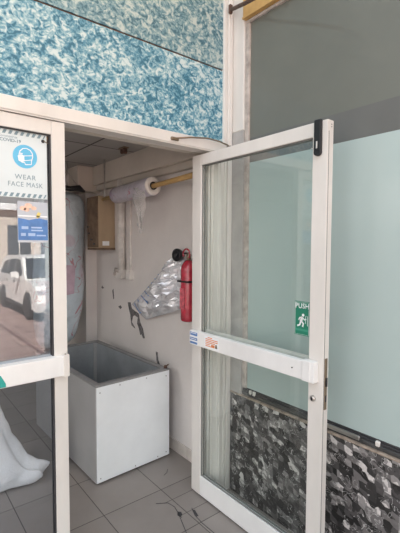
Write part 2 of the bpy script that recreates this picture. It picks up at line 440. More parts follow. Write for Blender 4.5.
# blue panels in two boards with a dark seam between them
bm = bmesh.new(); box(bm, -2.5, 1.628, 1.815, 1.842, 2.167, 2.594)
struct('trim_4', bm, M['swirl_low'], 'lower blue swirl-patterned board over the doors', 'wall panel')
bm = bmesh.new(); box(bm, -2.5, 1.628, 1.815, 1.842, 2.604, 4.6)
struct('trim_5', bm, M['swirl_up'], 'upper blue swirl-patterned board above the thin seam', 'wall panel')
bm = bmesh.new(); box(bm, -2.5, 1.628, 1.822, 1.842, 2.594, 2.604)
struct('trim_6', bm, M['rust'], 'thin dark seam between the two blue boards', 'seam')
# header beam of the door frame
bm = bmesh.new()
box(bm, -1.45, 1.653, 1.795, 1.90, 2.107, 2.167, .004)
box(bm, -1.45, 1.585, 1.80, 1.806, 2.102, 2.107, .001)
struct('trim_1', bm, M['alu'], 'long cream door-frame header under the blue boards', 'door frame')
bm = bmesh.new(); box(bm, -1.45, 1.69, 1.90, 1.95, 2.107, 2.30)
struct('trim_7', bm, M['soffit'], 'inner face over the door header', 'trim')
# jamb of the right leaf, grooved
bm = bmesh.new()
box(bm, 1.585, 1.655, 1.80, 1.93, 0, 2.107, .003)
for i, (a, b) in enumerate(((1.545, 1.557), (1.565, 1.585))):
    box(bm, a, b, 1.84, 1.93, 0, 2.107, .002)
box(bm, 1.557, 1.565, 1.86, 1.93, 0, 2.107)
box(bm, 1.595, 1.61, 1.792, 1.80, 0, 2.107, .002); box(bm, 1.63, 1.645, 1.792, 1.80, 0, 2.107, .002)
struct('trim_2', bm, M['alu_jamb'], 'grooved cream door jamb behind the open leaf', 'door frame')
# corner post
bm = bmesh.new()
box(bm, 1.655, 1.69, 1.79, 1.842, 0, 4.6, .003); box(bm, 1.628, 1.655, 1.800, 1.842, 2.167, 4.6, .003); box(bm, 1.668, 1.676, 1.784, 1.79, 2.1, 4.6, .001)
struct('trim_8', bm, M['alu'], 'narrow cream corner strip beside the blue boards', 'post')
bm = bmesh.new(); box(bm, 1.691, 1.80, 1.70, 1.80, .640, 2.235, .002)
struct('trim_11', bm, plain('grey_lower_post', (.40, .385, .37), .5, var=.12, scale=7), 'grey lower length of the corner post behind the open door', 'post')  # lower length of the post, a darker grey than the cream above
bm = bmesh.new(); box(bm, 1.69, 1.80, 1.70, 1.80, 2.235, 4.6, .004)
struct('trim_9', bm, M['alu'], 'wide cream corner post at the window edge', 'post')

# right-hand shop window wall
bm = bmesh.new(); box(bm, 1.691, 1.86, -1.82, 1.79, -.4, .631)
struct('wall_window_base', bm, M['mosaic'], 'low wall faced in dark grey chip mosaic under the shop window', 'wall')
bm = bmesh.new(); box(bm, 1.684, 1.88, -1.82, 1.79, .631, .640, .002)
struct('trim_10', bm, plain('tan_ledge', (.36, .29, .23), .6, var=.3, scale=30), 'thin tan ledge on top of the mosaic wall', 'ledge')
win = thing('window_1', (1.70, 0, .64), 'tall frosted aqua shop window with a smoky grey upper pane', 'window', 'structure')
bm = bmesh.new(); box(bm, 1.715, 1.725, -1.80, 1.69, .682, 2.041); o = obj('frosted_pane', bm, M['film'], win); o['label'] = 'frosted aqua pane'
bm = bmesh.new(); box(bm, 1.715, 1.725, -1.80, 1.69, 2.041, 2.182); o = obj('middle_band', bm, M['smoke_band'], win); o['label'] = 'dark grey band across the glass'
bm = bmesh.new(); box(bm, 1.715, 1.725, -1.80, 1.69, 2.182, 2.846); o = obj('upper_pane', bm, M['smoke'], win); o['label'] = 'smoky grey upper pane'
bm = bmesh.new(); box(bm, 1.70, 1.74, -1.82, 1.70, .640, .662, .003); o = obj('bottom_rail', bm, plain('dark_grey_rail', (.10, .10, .10), .3, metal=.5, var=.2), win)
bm = bmesh.new(); box(bm, 1.706, 1.74, -1.82, 1.70, .662, .674, .002); box(bm, 1.712, 1.73, -1.82, 1.70, .674, .684, .002); o = obj('gasket', bm, M['gasket'], win)
bm = bmesh.new(); box(bm, 1.70, 1.74, 1.668, 1.70, .684, 2.846, .003); box(bm, 1.70, 1.74, -1.82, 1.70, 2.846, 2.862, .002); o = obj('window_frame', bm, M['frame_brown'], win)
bm = bmesh.new(); box(bm, 1.697, 1.712, .93, 1.13, .648, .670, .004); o = obj('rail_cover', bm, M['chrome'], win); o['label'] = 'loose bright cover piece on the dark rail'
for y in (.845, 1.63, 1.60):
    bm = bmesh.new(); box(bm, 1.697, 1.712, y-.010, y+.010, .656, .68, .003); obj('glazing_clip', bm, M['pipe'], win)
bm = bmesh.new(); box(bm, 1.68, 1.86, -1.82, 1.70, 2.864, 4.7); box(bm, 1.672, 1.68, -1.82, 1.70, 2.862, 2.872)
struct('wall_window_top', bm, M['gold'], 'ochre board above the smoky window', 'wall')
bm = bmesh.new(); box(bm, 1.86, 8, -1.82, -1.70, -.4, 4.7); box(bm, 1.86, 8, -1.70, 1.95, 4.55, 4.7); box(bm, 1.86, 1.9, -1.7, 1.95, .0, 4.55)
struct('wall_side', bm, M['outwall'], 'outer end wall of the neighbouring shop', 'wall')

# ------------------------------------------------------------------ door leaf, closed (left)
def door(name, base, label, mats, TX):
    """TX maps leaf-local (s along leaf from meeting edge, t through thickness (0 = camera side), z) boxes"""
YF = 1.808
dl = thing('door_1', (.17, YF+.022, 0), 'closed white-framed glass door leaf with signs on its pane', 'door', 'structure')
x0, x1 = -.31, .663
SW, TR, BR_, ZT, ZB = .060, .060, .13, 2.100, .010
def leafbox(bm, a0, a1, b0, b1, z0, z1, bev=.003, X=True):
    box(bm, a0, a1, b0, b1, z0, z1, bev, 2)
for a in ((x1-SW, x1), (x0, x0+SW)):
    bm = bmesh.new(); box(bm, a[0], a[1], YF, YF+.044, ZB, ZT, .003, 2); obj('stile', bm, M['alu'], dl)
for z in ((ZT-TR, ZT), (ZB, ZB+BR_)):
    bm = bmesh.new(); box(bm, x0+SW, x1-SW, YF+.001, YF+.043, z[0], z[1], .003, 2); obj('rail', bm, M['alu'], dl)
bm = bmesh.new(); box(bm, x0+SW, x1-SW, YF+.020, YF+.026, ZB+BR_, ZT-TR); obj('glass_pane', bm, M['glass_left'], dl)
bm = bmesh.new()
for yy in (YF+.008, YF+.030):
    box(bm, x1-SW-.007, x1-SW, yy, yy+.008, ZB+BR_, ZT-TR); box(bm, x0+SW, x0+SW+.007, yy, yy+.008, ZB+BR_, ZT-TR)
    box(bm, x0+SW, x1-SW, yy, yy+.008, ZT-TR-.006, ZT-TR); box(bm, x0+SW, x1-SW, yy, yy+.008, ZB+BR_, ZB+BR_+.006)
obj('gasket', bm, M['gasket'], dl)
bm = bmesh.new(); box(bm, x0+.03, x1-.020, YF-.030, YF+.018, .951, 1.041, .004, 2); o = obj('push_bar', bm, M['alu_in'], dl)
bm = bmesh.new(); box(bm, x1-.030, x1-.003, YF-.034, YF+.001, .946, 1.047, .004, 2); obj('bar_end_cap', bm, M['alu'], o)
bm = bmesh.new(); lathe(bm, [(.004, 0), (.004, .003)], (x1-.018, YF-.02, 1.047), 'z', 10); obj('screw', bm, M['brass'], o)
bm = bmesh.new(); box(bm, x0+.03, x1-.02, YF+.028, YF+.060, .951, 1.041, .004, 2); obj('push_bar', bm, M['alu_in'], dl)
bm = bmesh.new()
P = plane_front(.358, YF-.030, .954)
prism(bm, [(0, .0), (.0, .052), (.012, .052), (.031, .014), (.031, 0)], P, 0, .0015)
obj('arrow_sticker', bm, M['teal'], dl)

# ---- signs on that pane
def front_sign():
    yy = YF+.020
    s = thing('face_mask_sign', (.495, yy-.001, 1.757), 'milky white face mask notice with a blue head symbol on the left door glass', 'sign')
    P = plane_front(.490, yy, 1.757)
    bm = bmesh.new(); prism(bm, [(-.112, -.004), (.098, -.004), (.098, .280), (-.112, .280)], P, .0003, .001); obj('backing', bm, M['sign_film'], s)
    for v in (-.001, .260):
        bm = bmesh.new()
        for k in range(9):
            u = -.108 + k*.0235
            w = min(.012, .094-u-.008)
            if w <= 0.002: continue
            prism(bm, [(u, v), (u+w, v), (u+w+.008, v+.016), (u+.008, v+.016)], P, .001, .0016)
        obj('stripe_band', bm, M['greyprint'], s)
    bm = bmesh.new(); c = (.006, .173)
    prism(bm, [(c[0]+.050*math.cos(a*PI/24), c[1]+.050*math.sin(a*PI/24)) for a in range(48)], P, .001, .0018); d = obj('blue_disc', bm, M['skyblue'], s)
    bm = bmesh.new()
    q = lambda pts: [(c[0]+a*.050, c[1]+b*.050) for a, b in pts]
    head = [(-.38, -.10), (-.50, .12), (-.42, .42), (-.18, .66), (.12, .72), (.42, .60), (.60, .34), (.62, .02), (.52, -.30), (.50, -.62), (.02, -.68), (-.05, -.52), (-.30, -.50)]
    strip(bm, q(head), .0018, P, .0018, .0024)
    strip(bm, q([(-.1, .05), (.62, .16)]), .0014, P, .0018, .0024); strip(bm, q([(-.1, -.36), (.52, -.22)]), .0014, P, .0018, .0024)
    strip(bm, q([(-.42, .24), (-.20, .22)]), .0022, P, .0018, .0024)
    prism(bm, q([(-.60, .02), (-.35, .16), (-.08, .06), (-.06, -.40), (-.30, -.50), (-.54, -.40)]), P, .0018, .0025)
    obj('masked_head_symbol', bm, M['white_print'], d)
    text('lettering', 'WEAR', .029, P, .006, .084, .001, M['greyprint'], s, bold=0.0, space=1.12)
    text('lettering', 'FACE MASK', .029, P, .006, .052, .001, M['greyprint'], s, bold=0.0, sx=.88, space=1.12)
    text('lettering', 'Coronavirus', .015, P, -.062, .249, .001, M['greyprint'], s, align='CENTER')
    text('lettering', 'COVID-19', .019, P, -.052, .233, .001, M['greyprint'], s, align='CENTER', bold=.0003)
front_sign()
def second_poster():
    yy = YF+.020
    s = thing('poster', (.528, yy-.001, 1.560), 'small blue and orange printed poster under the face mask notice', 'poster')
    P = plane_front(.528, yy, 1.560)
    bm = bmesh.new(); prism(bm, [(-.068, 0), (.060, 0), (.060, .178), (-.068, .178)], P, .0003, .001); obj('backing', bm, M['poster_film'], s)
    bm = bmesh.new(); prism(bm, [(-.066, .010), (.059, .010), (.059, .100), (.02, .108), (-.02, .098), (-.066, .106)], P, .001, .0014); f = obj('blue_field', bm, M['bluepr'], s)
    bm = bmesh.new()
    for (u, v, w, h) in ((-.052, .058, .028, .012), (-.012, .062, .045, .007), (-.012, .050, .050, .006), (-.055, .028, .020, .013), (-.025, .028, .030, .013), (.01, .028, .04, .006)):
        prism(bm, [(u, v), (u+w, v), (u+w, v+h), (u, v+h)], P, .0014, .0018)
    obj('print_blocks', bm, M['bluelt'], f)
    bm = bmesh.new()
    for (u, v, r) in ((-.045, .148, .014), (-.022, .160, .016), (.000, .150, .012), (-.03, .142, .012)):
        prism(bm, [(u+r*math.cos(a*PI/8), v+r*.7*math.sin(a*PI/8)) for a in range(16)], P, .0014, .0018)
    obj('orange_print', bm, M['peach'], s)
    bm = bmesh.new(); prism(bm, [(.012, .105), (.024, .112), (.03, .13), (.018, .135), (.010, .12)], P, .0014, .0018); obj('yellow_print', bm, M['yellow'], s)
    bm = bmesh.new(); prism(bm, [(-.066, .112), (.059, .112), (.059, .118), (-.066, .118)], P, .0014, .0018); obj('white_line', bm, M['white_print'], s)
second_poster()
# little suction hook at the top corner of the left pane
h = thing('suction_hook', (.577, YF+.018, 2.005), 'tiny dark suction hook at the top corner of the left door glass', 'hook')
bm = bmesh.new(); lathe(bm, [(.008, 0), (.006, -.006), (.003, -.010)], (.572, YF+.0195, 2.008), 'y', 12); obj('cup', bm, M['black'], h)
bm = bmesh.new(); tube(bm, [(.572, YF+.010, 2.008), (.580, YF+.006, 2.002), (.590, YF+.006, 1.998)], .002, 6); obj('hook', bm, M['brass'], h)

# ------------------------------------------------------------------ door leaf, open (right)
XL = 1.489; TH = .044
ya, yb = .992, 1.930
dr = thing('door_2', (XL+.022, 1.845, 0), 'open white-framed glass door leaf with a green push sign, swung outwards', 'door', 'structure')
bm = bmesh.new(); box(bm, XL, XL+TH, ya, ya+.074, .010, 2.088, .004, 2); st = obj('stile', bm, M['alu'], dr)
bm = bmesh.new(); box(bm, XL, XL+TH, yb-.082, yb, .010, 2.088, .004, 2); obj('stile', bm, M['alu'], dr)
bm = bmesh.new(); box(bm, XL+.001, XL+TH-.001, ya+.074, yb-.082, 2.026, 2.088, .003, 2); obj('rail', bm, M['alu'], dr)
bm = bmesh.new(); box(bm, XL+.001, XL+TH-.001, ya+.074, yb-.082, .010, .128, .003, 2); obj('rail', bm, M['alu_in'], dr)
bm = bmesh.new(); box(bm, XL+.020, XL+.026, ya+.074, yb-.082, .128, 2.026); obj('glass_pane', bm, M['glass'], dr)
bm = bmesh.new()
for xx in (XL+.010, XL+.027):
    box(bm, xx, xx+.008, ya+.074, ya+.080, .128, 2.026); box(bm, xx, xx+.008, yb-.087, yb-.082, .128, 2.026)
    box(bm, xx, xx+.008, ya+.074, yb-.082, 2.021, 2.026); box(bm, xx, xx+.008, ya+.074, yb-.082, .128, .133)
obj('gasket', bm, plain('grey_rubber', (.20, .20, .19), .6), dr)
bm = bmesh.new(); box(bm, XL-.028, XL+.002, 1.070, yb-.015, .947, 1.034, .005, 2); pb = obj('push_bar', bm, M['alu_in'], dr)
bm = bmesh.new(); box(bm, XL-.034, XL, ya+.022, 1.080, .946, 1.041, .006, 2); box(bm, XL-.036, XL-.03, ya+.040, ya+.052, .948, 1.039, .002); obj('bar_end_cap', bm, M['alu_in'], pb)
bm = bmesh.new(); lathe(bm, [(.003, 0), (.003, -.004)], (XL-.028, 1.135, .99), 'x', 8); obj('screw', bm, M['black'], pb)
bm = bmesh.new(); box(bm, XL+.035, XL+.072, 1.06, yb-.015, .950, 1.034, .005, 2); obj('push_bar', bm, M['alu_jamb'], dr)
# stickers on the bar
P = plane_side(XL-.028, 1.772, .953)
st1 = thing('orange_label', (XL-.029, 1.70, .945), 'small white label with orange print on the open door bar', 'sticker')
bm = bmesh.new(); prism(bm, [(0, .002), (.125, .002), (.125, .070), (0, .070)], P, .0003, .0009); obj('backing', bm, M['white_print'], st1)
bm = bmesh.new()
for k, (a, b) in enumerate(((.03, .07), (.01, .118), (.01, .118), (.01, .095), (.01, .05), (.01, .09))):
    v = .062-k*.010; prism(bm, [(a, v), (b, v), (b, v+.005), (a, v+.005)], P, .0009, .0014)
prism(bm, [(.062, .016), (.092, .016), (.092, .028), (.062, .028)], P, .0009, .0014)
obj('orange_print', bm, M['orange'], st1)
bm = bmesh.new(); prism(bm, [(.095, .012), (.115, .012), (.110, .034), (.100, .034)], P, .0009, .0014); obj('figure_print', bm, M['brass'], st1)
P = plane_side(XL-.001, 1.925, .930)
st2 = thing('blue_label', (XL-.002, 1.89, .930), 'small blue and white label at the hinge end of the open door bar', 'sticker')
P = plane_side(XL-.0285, 1.913, .949)
bm = bmesh.new(); prism(bm, [(0, .0), (.078, .0), (.078, .082), (0, .082)], P, .0003, .0009); obj('backing', bm, M['white_print'], st2)
bm = bmesh.new()
for (v, h) in ((.056, .020), (.028, .016), (.006, .012)):
    prism(bm, [(.004, v), (.074, v), (.074, v+h), (.004, v+h)], P, .0009, .0014)
obj('blue_print', bm, M['bluepr'], st2)
bm = bmesh.new()
for v in (.068, .034): prism(bm, [(.012, v), (.066, v), (.066, v+.004), (.012, v+.004)], P, .0014, .0018)
prism(bm, [(.010, .034), (.012, .034), (.012, .072), (.010, .072)], P, .0014, .0018)
obj('white_print', bm, M['white_print'], st2)
# top bolt case
bm = bmesh.new(); box(bm, XL-.016, XL+.001, 1.017, 1.051, 1.955, 2.092, .005, 2)
lathe(bm, [(.017, -.015), (.017, 0)], (XL, 1.034, 1.955), 'x', 20)
bc = obj('bolt_case', bm, M['black'], dr); bc['label'] = 'black bolt case at the top of the stile'
bm = bmesh.new(); box(bm, XL-.021, XL-.016, 1.030, 1.038, 1.968, 2.000, .002); tube(bm, [(XL-.012, 1.050, 1.972), (XL-.014, 1.064, 1.974)], .003, 8); obj('bolt_lever', bm, M['chrome'], bc)
# lock
bm = bmesh.new(); lathe(bm, [(.013, 0), (.013, -.008), (.010, -.011), (.004, -.011)], (XL, 1.038, .868), 'x', 20); lk = obj('lock_cylinder', bm, M['chrome'], dr)
bm = bmesh.new(); box(bm, XL-.013, XL-.0105, 1.034, 1.042, .860, .876); obj('keyhole', bm, M['black'], lk)
bm = bmesh.new(); box(bm, XL+.014, XL+.032, ya-.0025, ya+.001, .825, 1.055, .001); lp = obj('lock_plate', bm, M['brass'], dr)
bm = bmesh.new(); box(bm, XL+.018, XL+.028, ya-.008, ya-.002, .93, .97, .001); box(bm, XL+.018, XL+.028, ya-.004, ya-.002, .86, .89, .001); obj('latch', bm, M['black'], lp)
bm = bmesh.new()
box(bm, XL+.009, XL+.0115, ya-.0006, ya+.001, .2, 2.04)
obj('edge_groove', bm, M['gasket'], dr)
for z in (2.070, 2.060):
    bm = bmesh.new(); lathe(bm, [(.0025, 0), (.0025, -.001)], (XL+.028, ya, z), 'y', 8); obj('screw', bm, M['black'], dr)

# push sign
ps = thing('push_sign', (XL+.017, 1.120, 1.148), 'green push sign with a running figure on the open door glass', 'sign')
P = plane_side(XL+.020, 1.120, 1.148)
bm = bmesh.new(); prism(bm, [(-.042, -.012), (.040, -.012), (.040, .146), (-.042, .146)], P, .0003, .0013); obj('backing', bm, M['green'], ps)
bm = bmesh.new(); strip(bm, [(-.039, -.008), (.0375, -.008), (.0375, .142), (-.039, .142)], .0009, P, .0013, .0016, True); obj('border_line', bm, M['white_print'], ps)
text('lettering', 'PUSH', .034, P, 0, .124, .0013, M['white_print'], ps, bold=.0005, sx=.90, space=1.08)
bm = bmesh.new()
prism(bm, [(.006+.007*math.cos(a*PI/8), .083+.007*math.sin(a*PI/8)) for a in range(16)], P, .0013, .002)
for pts, w in (([(.002, .074), (-.006, .052)], .0065), ([(-.004, .054), (.008, .044), (.004, .028)], .004), ([(-.007, .052), (-.012, .036), (-.026, .030)], .004),
               ([(.002, .072), (.014, .062), (.024, .066)], .003), ([(0, .072), (-.012, .070), (-.018, .058)], .003)):
    strip(bm, pts, w, P, .0013, .002)
strip(bm, [(.020, .045), (.020, .080), (.031, .080), (.031, .035)], .0012, P, .0013, .002)
obj('running_figure', bm, M['white_print'], ps)
bm = bmesh.new(); prism(bm, [(-.035, .008), (.035, .008), (.035, .018), (-.035, .018)], P, .0013, .0018); obj('footer_line', bm, plain('pale_green', (.05, .30, .2), .4), ps)

# hold-open stay between header and open leaf
sy = thing('door_stay', (1.30, 1.79, 2.125), 'thin curved metal stay arm across the cream header', 'stay arm')
bm = bmesh.new(); tube(bm, [(1.25, 1.782, 2.128), (1.36, 1.776, 2.150), (1.48, 1.774, 2.165), (1.57, 1.770, 2.160), (1.63, 1.768, 2.148), (1.652, 1.774, 2.140)], .0045, 8); obj('arm', bm, M['brass'], sy)
bm = bmesh.new(); box(bm, 1.235, 1.285, 1.783, 1.797, 2.119, 2.137, .003); obj('bracket', bm, M['brass'], sy)
bm = bmesh.new(); lathe(bm, [(.010, 0), (.010, -.028)], (1.652, 1.795, 2.140), 'y', 10); obj('pivot', bm, M['rust'], sy)

# rusty arm at the top of the post
br = thing('awning_bracket', (1.655, 1.79, 2.94), 'rusty iron bracket arm fixed high on the corner post', 'bracket')
bm = bmesh.new(); box(bm, 1.645, 1.668, 1.772, 1.79, 2.925, 2.975, .003); obj('wall_plate', bm, M['rust'], br)
bm = bmesh.new(); tube(bm, [(1.657, 1.775, 2.945), (1.58, 1.58, 2.865), (1.44, 1.25, 2.735)], .011, 10); obj('arm', bm, M['rust'], br)

# ------------------------------------------------------------------ chest freezer
def freezer():
    a = math.radians(2.0); ox, oy = 1.032, 2.335
    W, Ln, Hh, T = .580, 1.13, .655, .042
    R = Matrix.Translation((ox, oy, 0)) @ Matrix.Rotation(a, 4, 'Z')
    t = thing('chest_freezer', (ox+.28, oy+.55, 0), 'white open-topped chest freezer without its lid against the pale wall', 'freezer')
    def part(name, boxes, mat, parent=t, bev=.003):
        bm = bmesh.new(); q = bmesh.new()
        for b in boxes: box(q, *b, bev)
        join(bm, q, R); return obj(name, bm, mat, parent)
    fr = part('front_panel', [(0.006, W, 0, .020, .012, Hh-.012)], M['freezer'])
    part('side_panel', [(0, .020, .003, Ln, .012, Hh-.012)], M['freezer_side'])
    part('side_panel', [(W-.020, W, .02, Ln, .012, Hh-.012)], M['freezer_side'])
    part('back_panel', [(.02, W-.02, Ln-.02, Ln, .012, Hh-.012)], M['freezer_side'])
    part('base', [(.015, W-.015, .015, Ln-.015, 0, .03)], M['gasket'])
    part('rim', [(0, W, 0, T, Hh-.014, Hh), (0, W, Ln-T, Ln, Hh-.014, Hh), (0, T, T, Ln-T, Hh-.014, Hh), (W-T, W, T, Ln-T, Hh-.014, Hh)], M['freezer_rim'], bev=.002)
    ln = part('liner', [(T-.008, T, T, Ln-T, .08, Hh-.014), (W-T, W-T+.008, T, Ln-T, .08, Hh-.014), (T, W-T, T-.008, T, .08, Hh-.014), (T, W-T, Ln-T, Ln-T+.008, .08, Hh-.014), (T-.008, W-T+.008, T-.008, Ln-T+.008, .072, .08)], M['freezer_in'], bev=0)
    part('corner_seam', [(T, T+.012, Ln-T-.012, Ln-T, .08, Hh-.014)], M['freezer_side'], ln, bev=.001)
    part('corner_seam', [(W-T-.03, W-T, Ln-T-.012, Ln-T, .08, Hh-.014)], M['freezer_side'], ln, bev=.001)
    for (u, v) in ((.03, .04), (.03, Hh-.05), (W-.03, .04), (W-.03, Hh-.05), (W*.30, Hh-.03), (W*.66, Hh-.03), (W*.5, .03), (W*.82, .03)):
        bm = bmesh.new(); q = bmesh.new(); lathe(q, [(.0045, 0), (.0035, -.002)], (u, 0, v), 'y', 8); join(bm, q, R); obj('rivet', bm, M['freezer_rim'], fr)
    bm = bmesh.new(); q = bmesh.new()
    lathe(q, [(.012, 0), (.014, .012), (.008, .022)], (W-.022, .02, Hh), 'z', 12); tube(q, [(W-.022, .02, Hh+.012), (W+.012, .03, Hh+.018)], .005, 8)
    join(bm, q, R); obj('hinge_stub', bm, M['rust'], t)
freezer()

# ------------------------------------------------------------------ inside the shop
# wall box
wb = thing('cardboard_box', (1.61, 3.50, 1.505), 'tall tan box fixed high on the wall beside the pipe', 'box')
bm = bmesh.new(); box(bm, 1.53, 1.69, 3.36, 3.60, 1.525, 1.995, .003); obj('case', bm, M['tan'], wb)
bm = bmesh.new(); box(bm, 1.522, 1.531, 3.368, 3.595, 1.53, 1.99, .002); o = obj('front_cover', bm, M['tan_dark'], wb); o['label'] = 'dark brown front cover'
bm = bmesh.new(); box(bm, 1.565, 1.63, 3.357, 3.3605, 1.545, 1.585); obj('label', bm, M['white_print'], wb)
bm = bmesh.new(); box(bm, 1.525, 1.69, 3.355, 3.60, 1.505, 1.525, .002); obj('shelf_board', bm, M['tan_dark'], wb)
for (y, z) in ((3.57, 1.72), (3.56, 1.66), (3.50, 1.60), (3.44, 1.56)):
    bm = bmesh.new(); box(bm, 1.517, 1.522, y-.02, y+.02, z-.008, z+.008, .001); obj('catch', bm, M['black'], wb)

# pipes
pp = thing('wall_pipe', (1.66, 3.10, 1.25), 'thick white vertical pipe running down the inner wall', 'pipe')
bm = bmesh.new(); tube(bm, [(1.655, 3.17, 2.12), (1.655, 3.165, 1.33)], .034, 16); obj('pipe_run', bm, M['pipe'], pp)
bm = bmesh.new(); box(bm, 1.625, 1.69, 3.13, 3.27, 1.255, 1.335, .010, 2); obj('junction_box', bm, M['pipe'], pp)
bm = bmesh.new(); lathe(bm, [(.018, 0), (.018, -.012)], (1.625, 3.23, 1.295), 'x', 14); obj('cap', bm, M['frame_brown'], pp)
bm = bmesh.new(); tube(bm, [(1.645, 3.20, 1.34), (1.64, 3.205, 1.31)], .040, 16); obj('collar', bm, M['frame_brown'], pp)
cd = thing('conduit', (1.68, 3.06, 1.25), 'thin white conduit with a socket box right of the thick pipe', 'conduit')
bm = bmesh.new(); box(bm, 1.672, 1.69, 3.045, 3.065, 1.32, 2.08, .002); obj('channel', bm, M['pipe'], cd)
bm = bmesh.new(); box(bm, 1.650, 1.69, 3.015, 3.085, 1.25, 1.335, .004, 2); obj('socket_box', bm, M['alu'], cd)

# roll of plastic on a wooden pole
pole = thing('wooden_pole', (1.55, 2.0, 1.98), 'golden wooden pole holding the plastic roll', 'pole')
bm = bmesh.new(); tube(bm, [(1.555, 1.925, 1.998), (1.55, 2.40, 1.982), (1.545, 3.30, 1.955)], [.019, .018, .016], 14); obj('shaft', bm, M['wood'], pole)
bm = bmesh.new(); tube(bm, [(1.546, 3.26, 2.30), (1.546, 3.26, 1.97), (1.546, 3.27, 1.937), (1.546, 3.28, 1.97), (1.546, 3.27, 2.30)], .003, 6); obj('hanging_wire', bm, M['chrome'], pole)
rl = thing('plastic_roll', (1.55, 2.82, 1.90), 'printed clear plastic sheet roll hanging near the ceiling', 'roll')
bm = bmesh.new()
prof = [(.024, -.315), (.062, -.317), (.068, -.305), (.069, -.15), (.066, 0), (.069, .15), (.067, .255), (.060, .27), (.024, .27)]
Mr = Matrix.Translation((1.549, 2.79, 1.972)) @ Matrix.Rotation(-.026, 4, 'X')
t = bmesh.new(); lathe(t, prof, (0, 0, 0), 'y', 28, True); join(bm, t, Mr); obj('sheet_roll', bm, M['roll'], rl)
bm = bmesh.new(); t = bmesh.new(); lathe(t, [(.030, -.322), (.064, -.322), (.067, -.306), (.030, -.306)], (0, 0, 0), 'y', 28, True); join(bm, t, Mr); obj('roll_end', bm, plain('white_roll_end', (.82, .79, .74), .5), rl)
bm = bmesh.new(); t = bmesh.new(); lathe(t, [(.0225, -.324), (.029, -.324), (.029, -.30), (.0225, -.30)], (0, 0, 0), 'y', 20, True); join(bm, t, Mr); obj('core', bm, M['gasket'], rl)
# loose tail of film
bm = bmesh.new(); rows = []
for i in range(15):
    f = i/14; row = []
    for j in range(7):
        g = j/6
        yy = 2.485 + g*(.20-.15*f) + .10*f*f + .012*math.sin(9*f+5*g)
        xx = 1.480 + .015*math.sin(6*f+8*g) + .03*f
        row.append(bm.verts.new((xx, yy, 1.972 - f*(.34-.10*g))))
    rows.append(row)
for i in range(14):
    for j in range(6):
        f = bm.faces.new((rows[i][j], rows[i][j+1], rows[i+1][j+1], rows[i+1][j])); f.smooth = True
tail = obj('loose_film', bm, M['clear_wrap'], rl)
sm = tail.modifiers.new('thick', 'SOLIDIFY'); sm.thickness = .001

# hanging wrapped bundle
hb = thing('wrapped_bundle', (1.32, 3.66, .60), 'tall pale blue plastic-wrapped bundle hanging behind the freezer', 'wrapped bundle')
bm = bmesh.new(); rings = []
lv = [(.575, 1.18, 1.30), (.60, 1.13, 1.37), (.66, 1.105, 1.43), (.78, 1.09, 1.475), (.95, 1.085, 1.51), (1.2, 1.08, 1.525), (1.5, 1.085, 1.53), (1.8, 1.09, 1.53), (1.95, 1.10, 1.525), (2.01, 1.13, 1.50), (2.04, 1.18, 1.44)]
fine = []
for i in range(len(lv)-1):
    for k in range(4):
        f = k/4; fine.append(tuple(a+(b-a)*f for a, b in zip(lv[i], lv[i+1])))
fine.append(lv[-1])
for (z, a, b) in fine:
    cx, rx = (a+b)/2, (b-a)/2; ry = min(.19, rx*.85); ring = []
    for k in range(40):
        an = 2*PI*k/40; c, s = math.cos(an), math.sin(an)
        px_ = cx + rx*math.copysign(abs(c)**.7, c); py_ = 3.77 + ry*math.copysign(abs(s)**.7, s)
        nz = noise.noise(Vector((px_*9, py_*9, z*4)))*.022
        ring.append(bm.verts.new((px_+c*nz, py_+s*nz, z)))
    rings.append(ring)
for i in range(len(rings)-1):
    for k in range(40):
        f = bm.faces.new((rings[i][k], rings[i][(k+1) % 40], rings[i+1][(k+1) % 40], rings[i+1][k])); f.smooth = True
bm.faces.new(rings[0]); bm.faces.new(rings[-1])
obj('plastic_cover', bm, M['wrapped'], hb)
bm = bmesh.new(); rr = []
PS = plane_front(1.33, 3.578, 1.2)
prism(bm, [(-.09, -.12), (.05, -.10), (.065, .16), (-.07, .17)], PS, -.03, .002); obj('pink_label', bm, M['pinkpatch'], hb)
bm = bmesh.new(); tube(bm, [(1.18, 3.60, 2.04), (1.28, 3.60, 2.07), (1.36, 3.58, 2.062), (1.44, 3.58, 2.075), (1.50, 3.60, 2.05)], [.012, .028, .022, .030, .012], 10); obj('black_tie', bm, M['black'], hb)
bm = bmesh.new(); tube(bm, [(1.34, 3.60, 2.07), (1.34, 3.60, 2.30)], .005, 8); tube(bm, [(1.25, 3.60, 2.07), (1.34, 3.60, 2.22), (1.45, 3.6, 2.07)], .004, 8); obj('hanging_wire', bm, M['chrome'], hb)

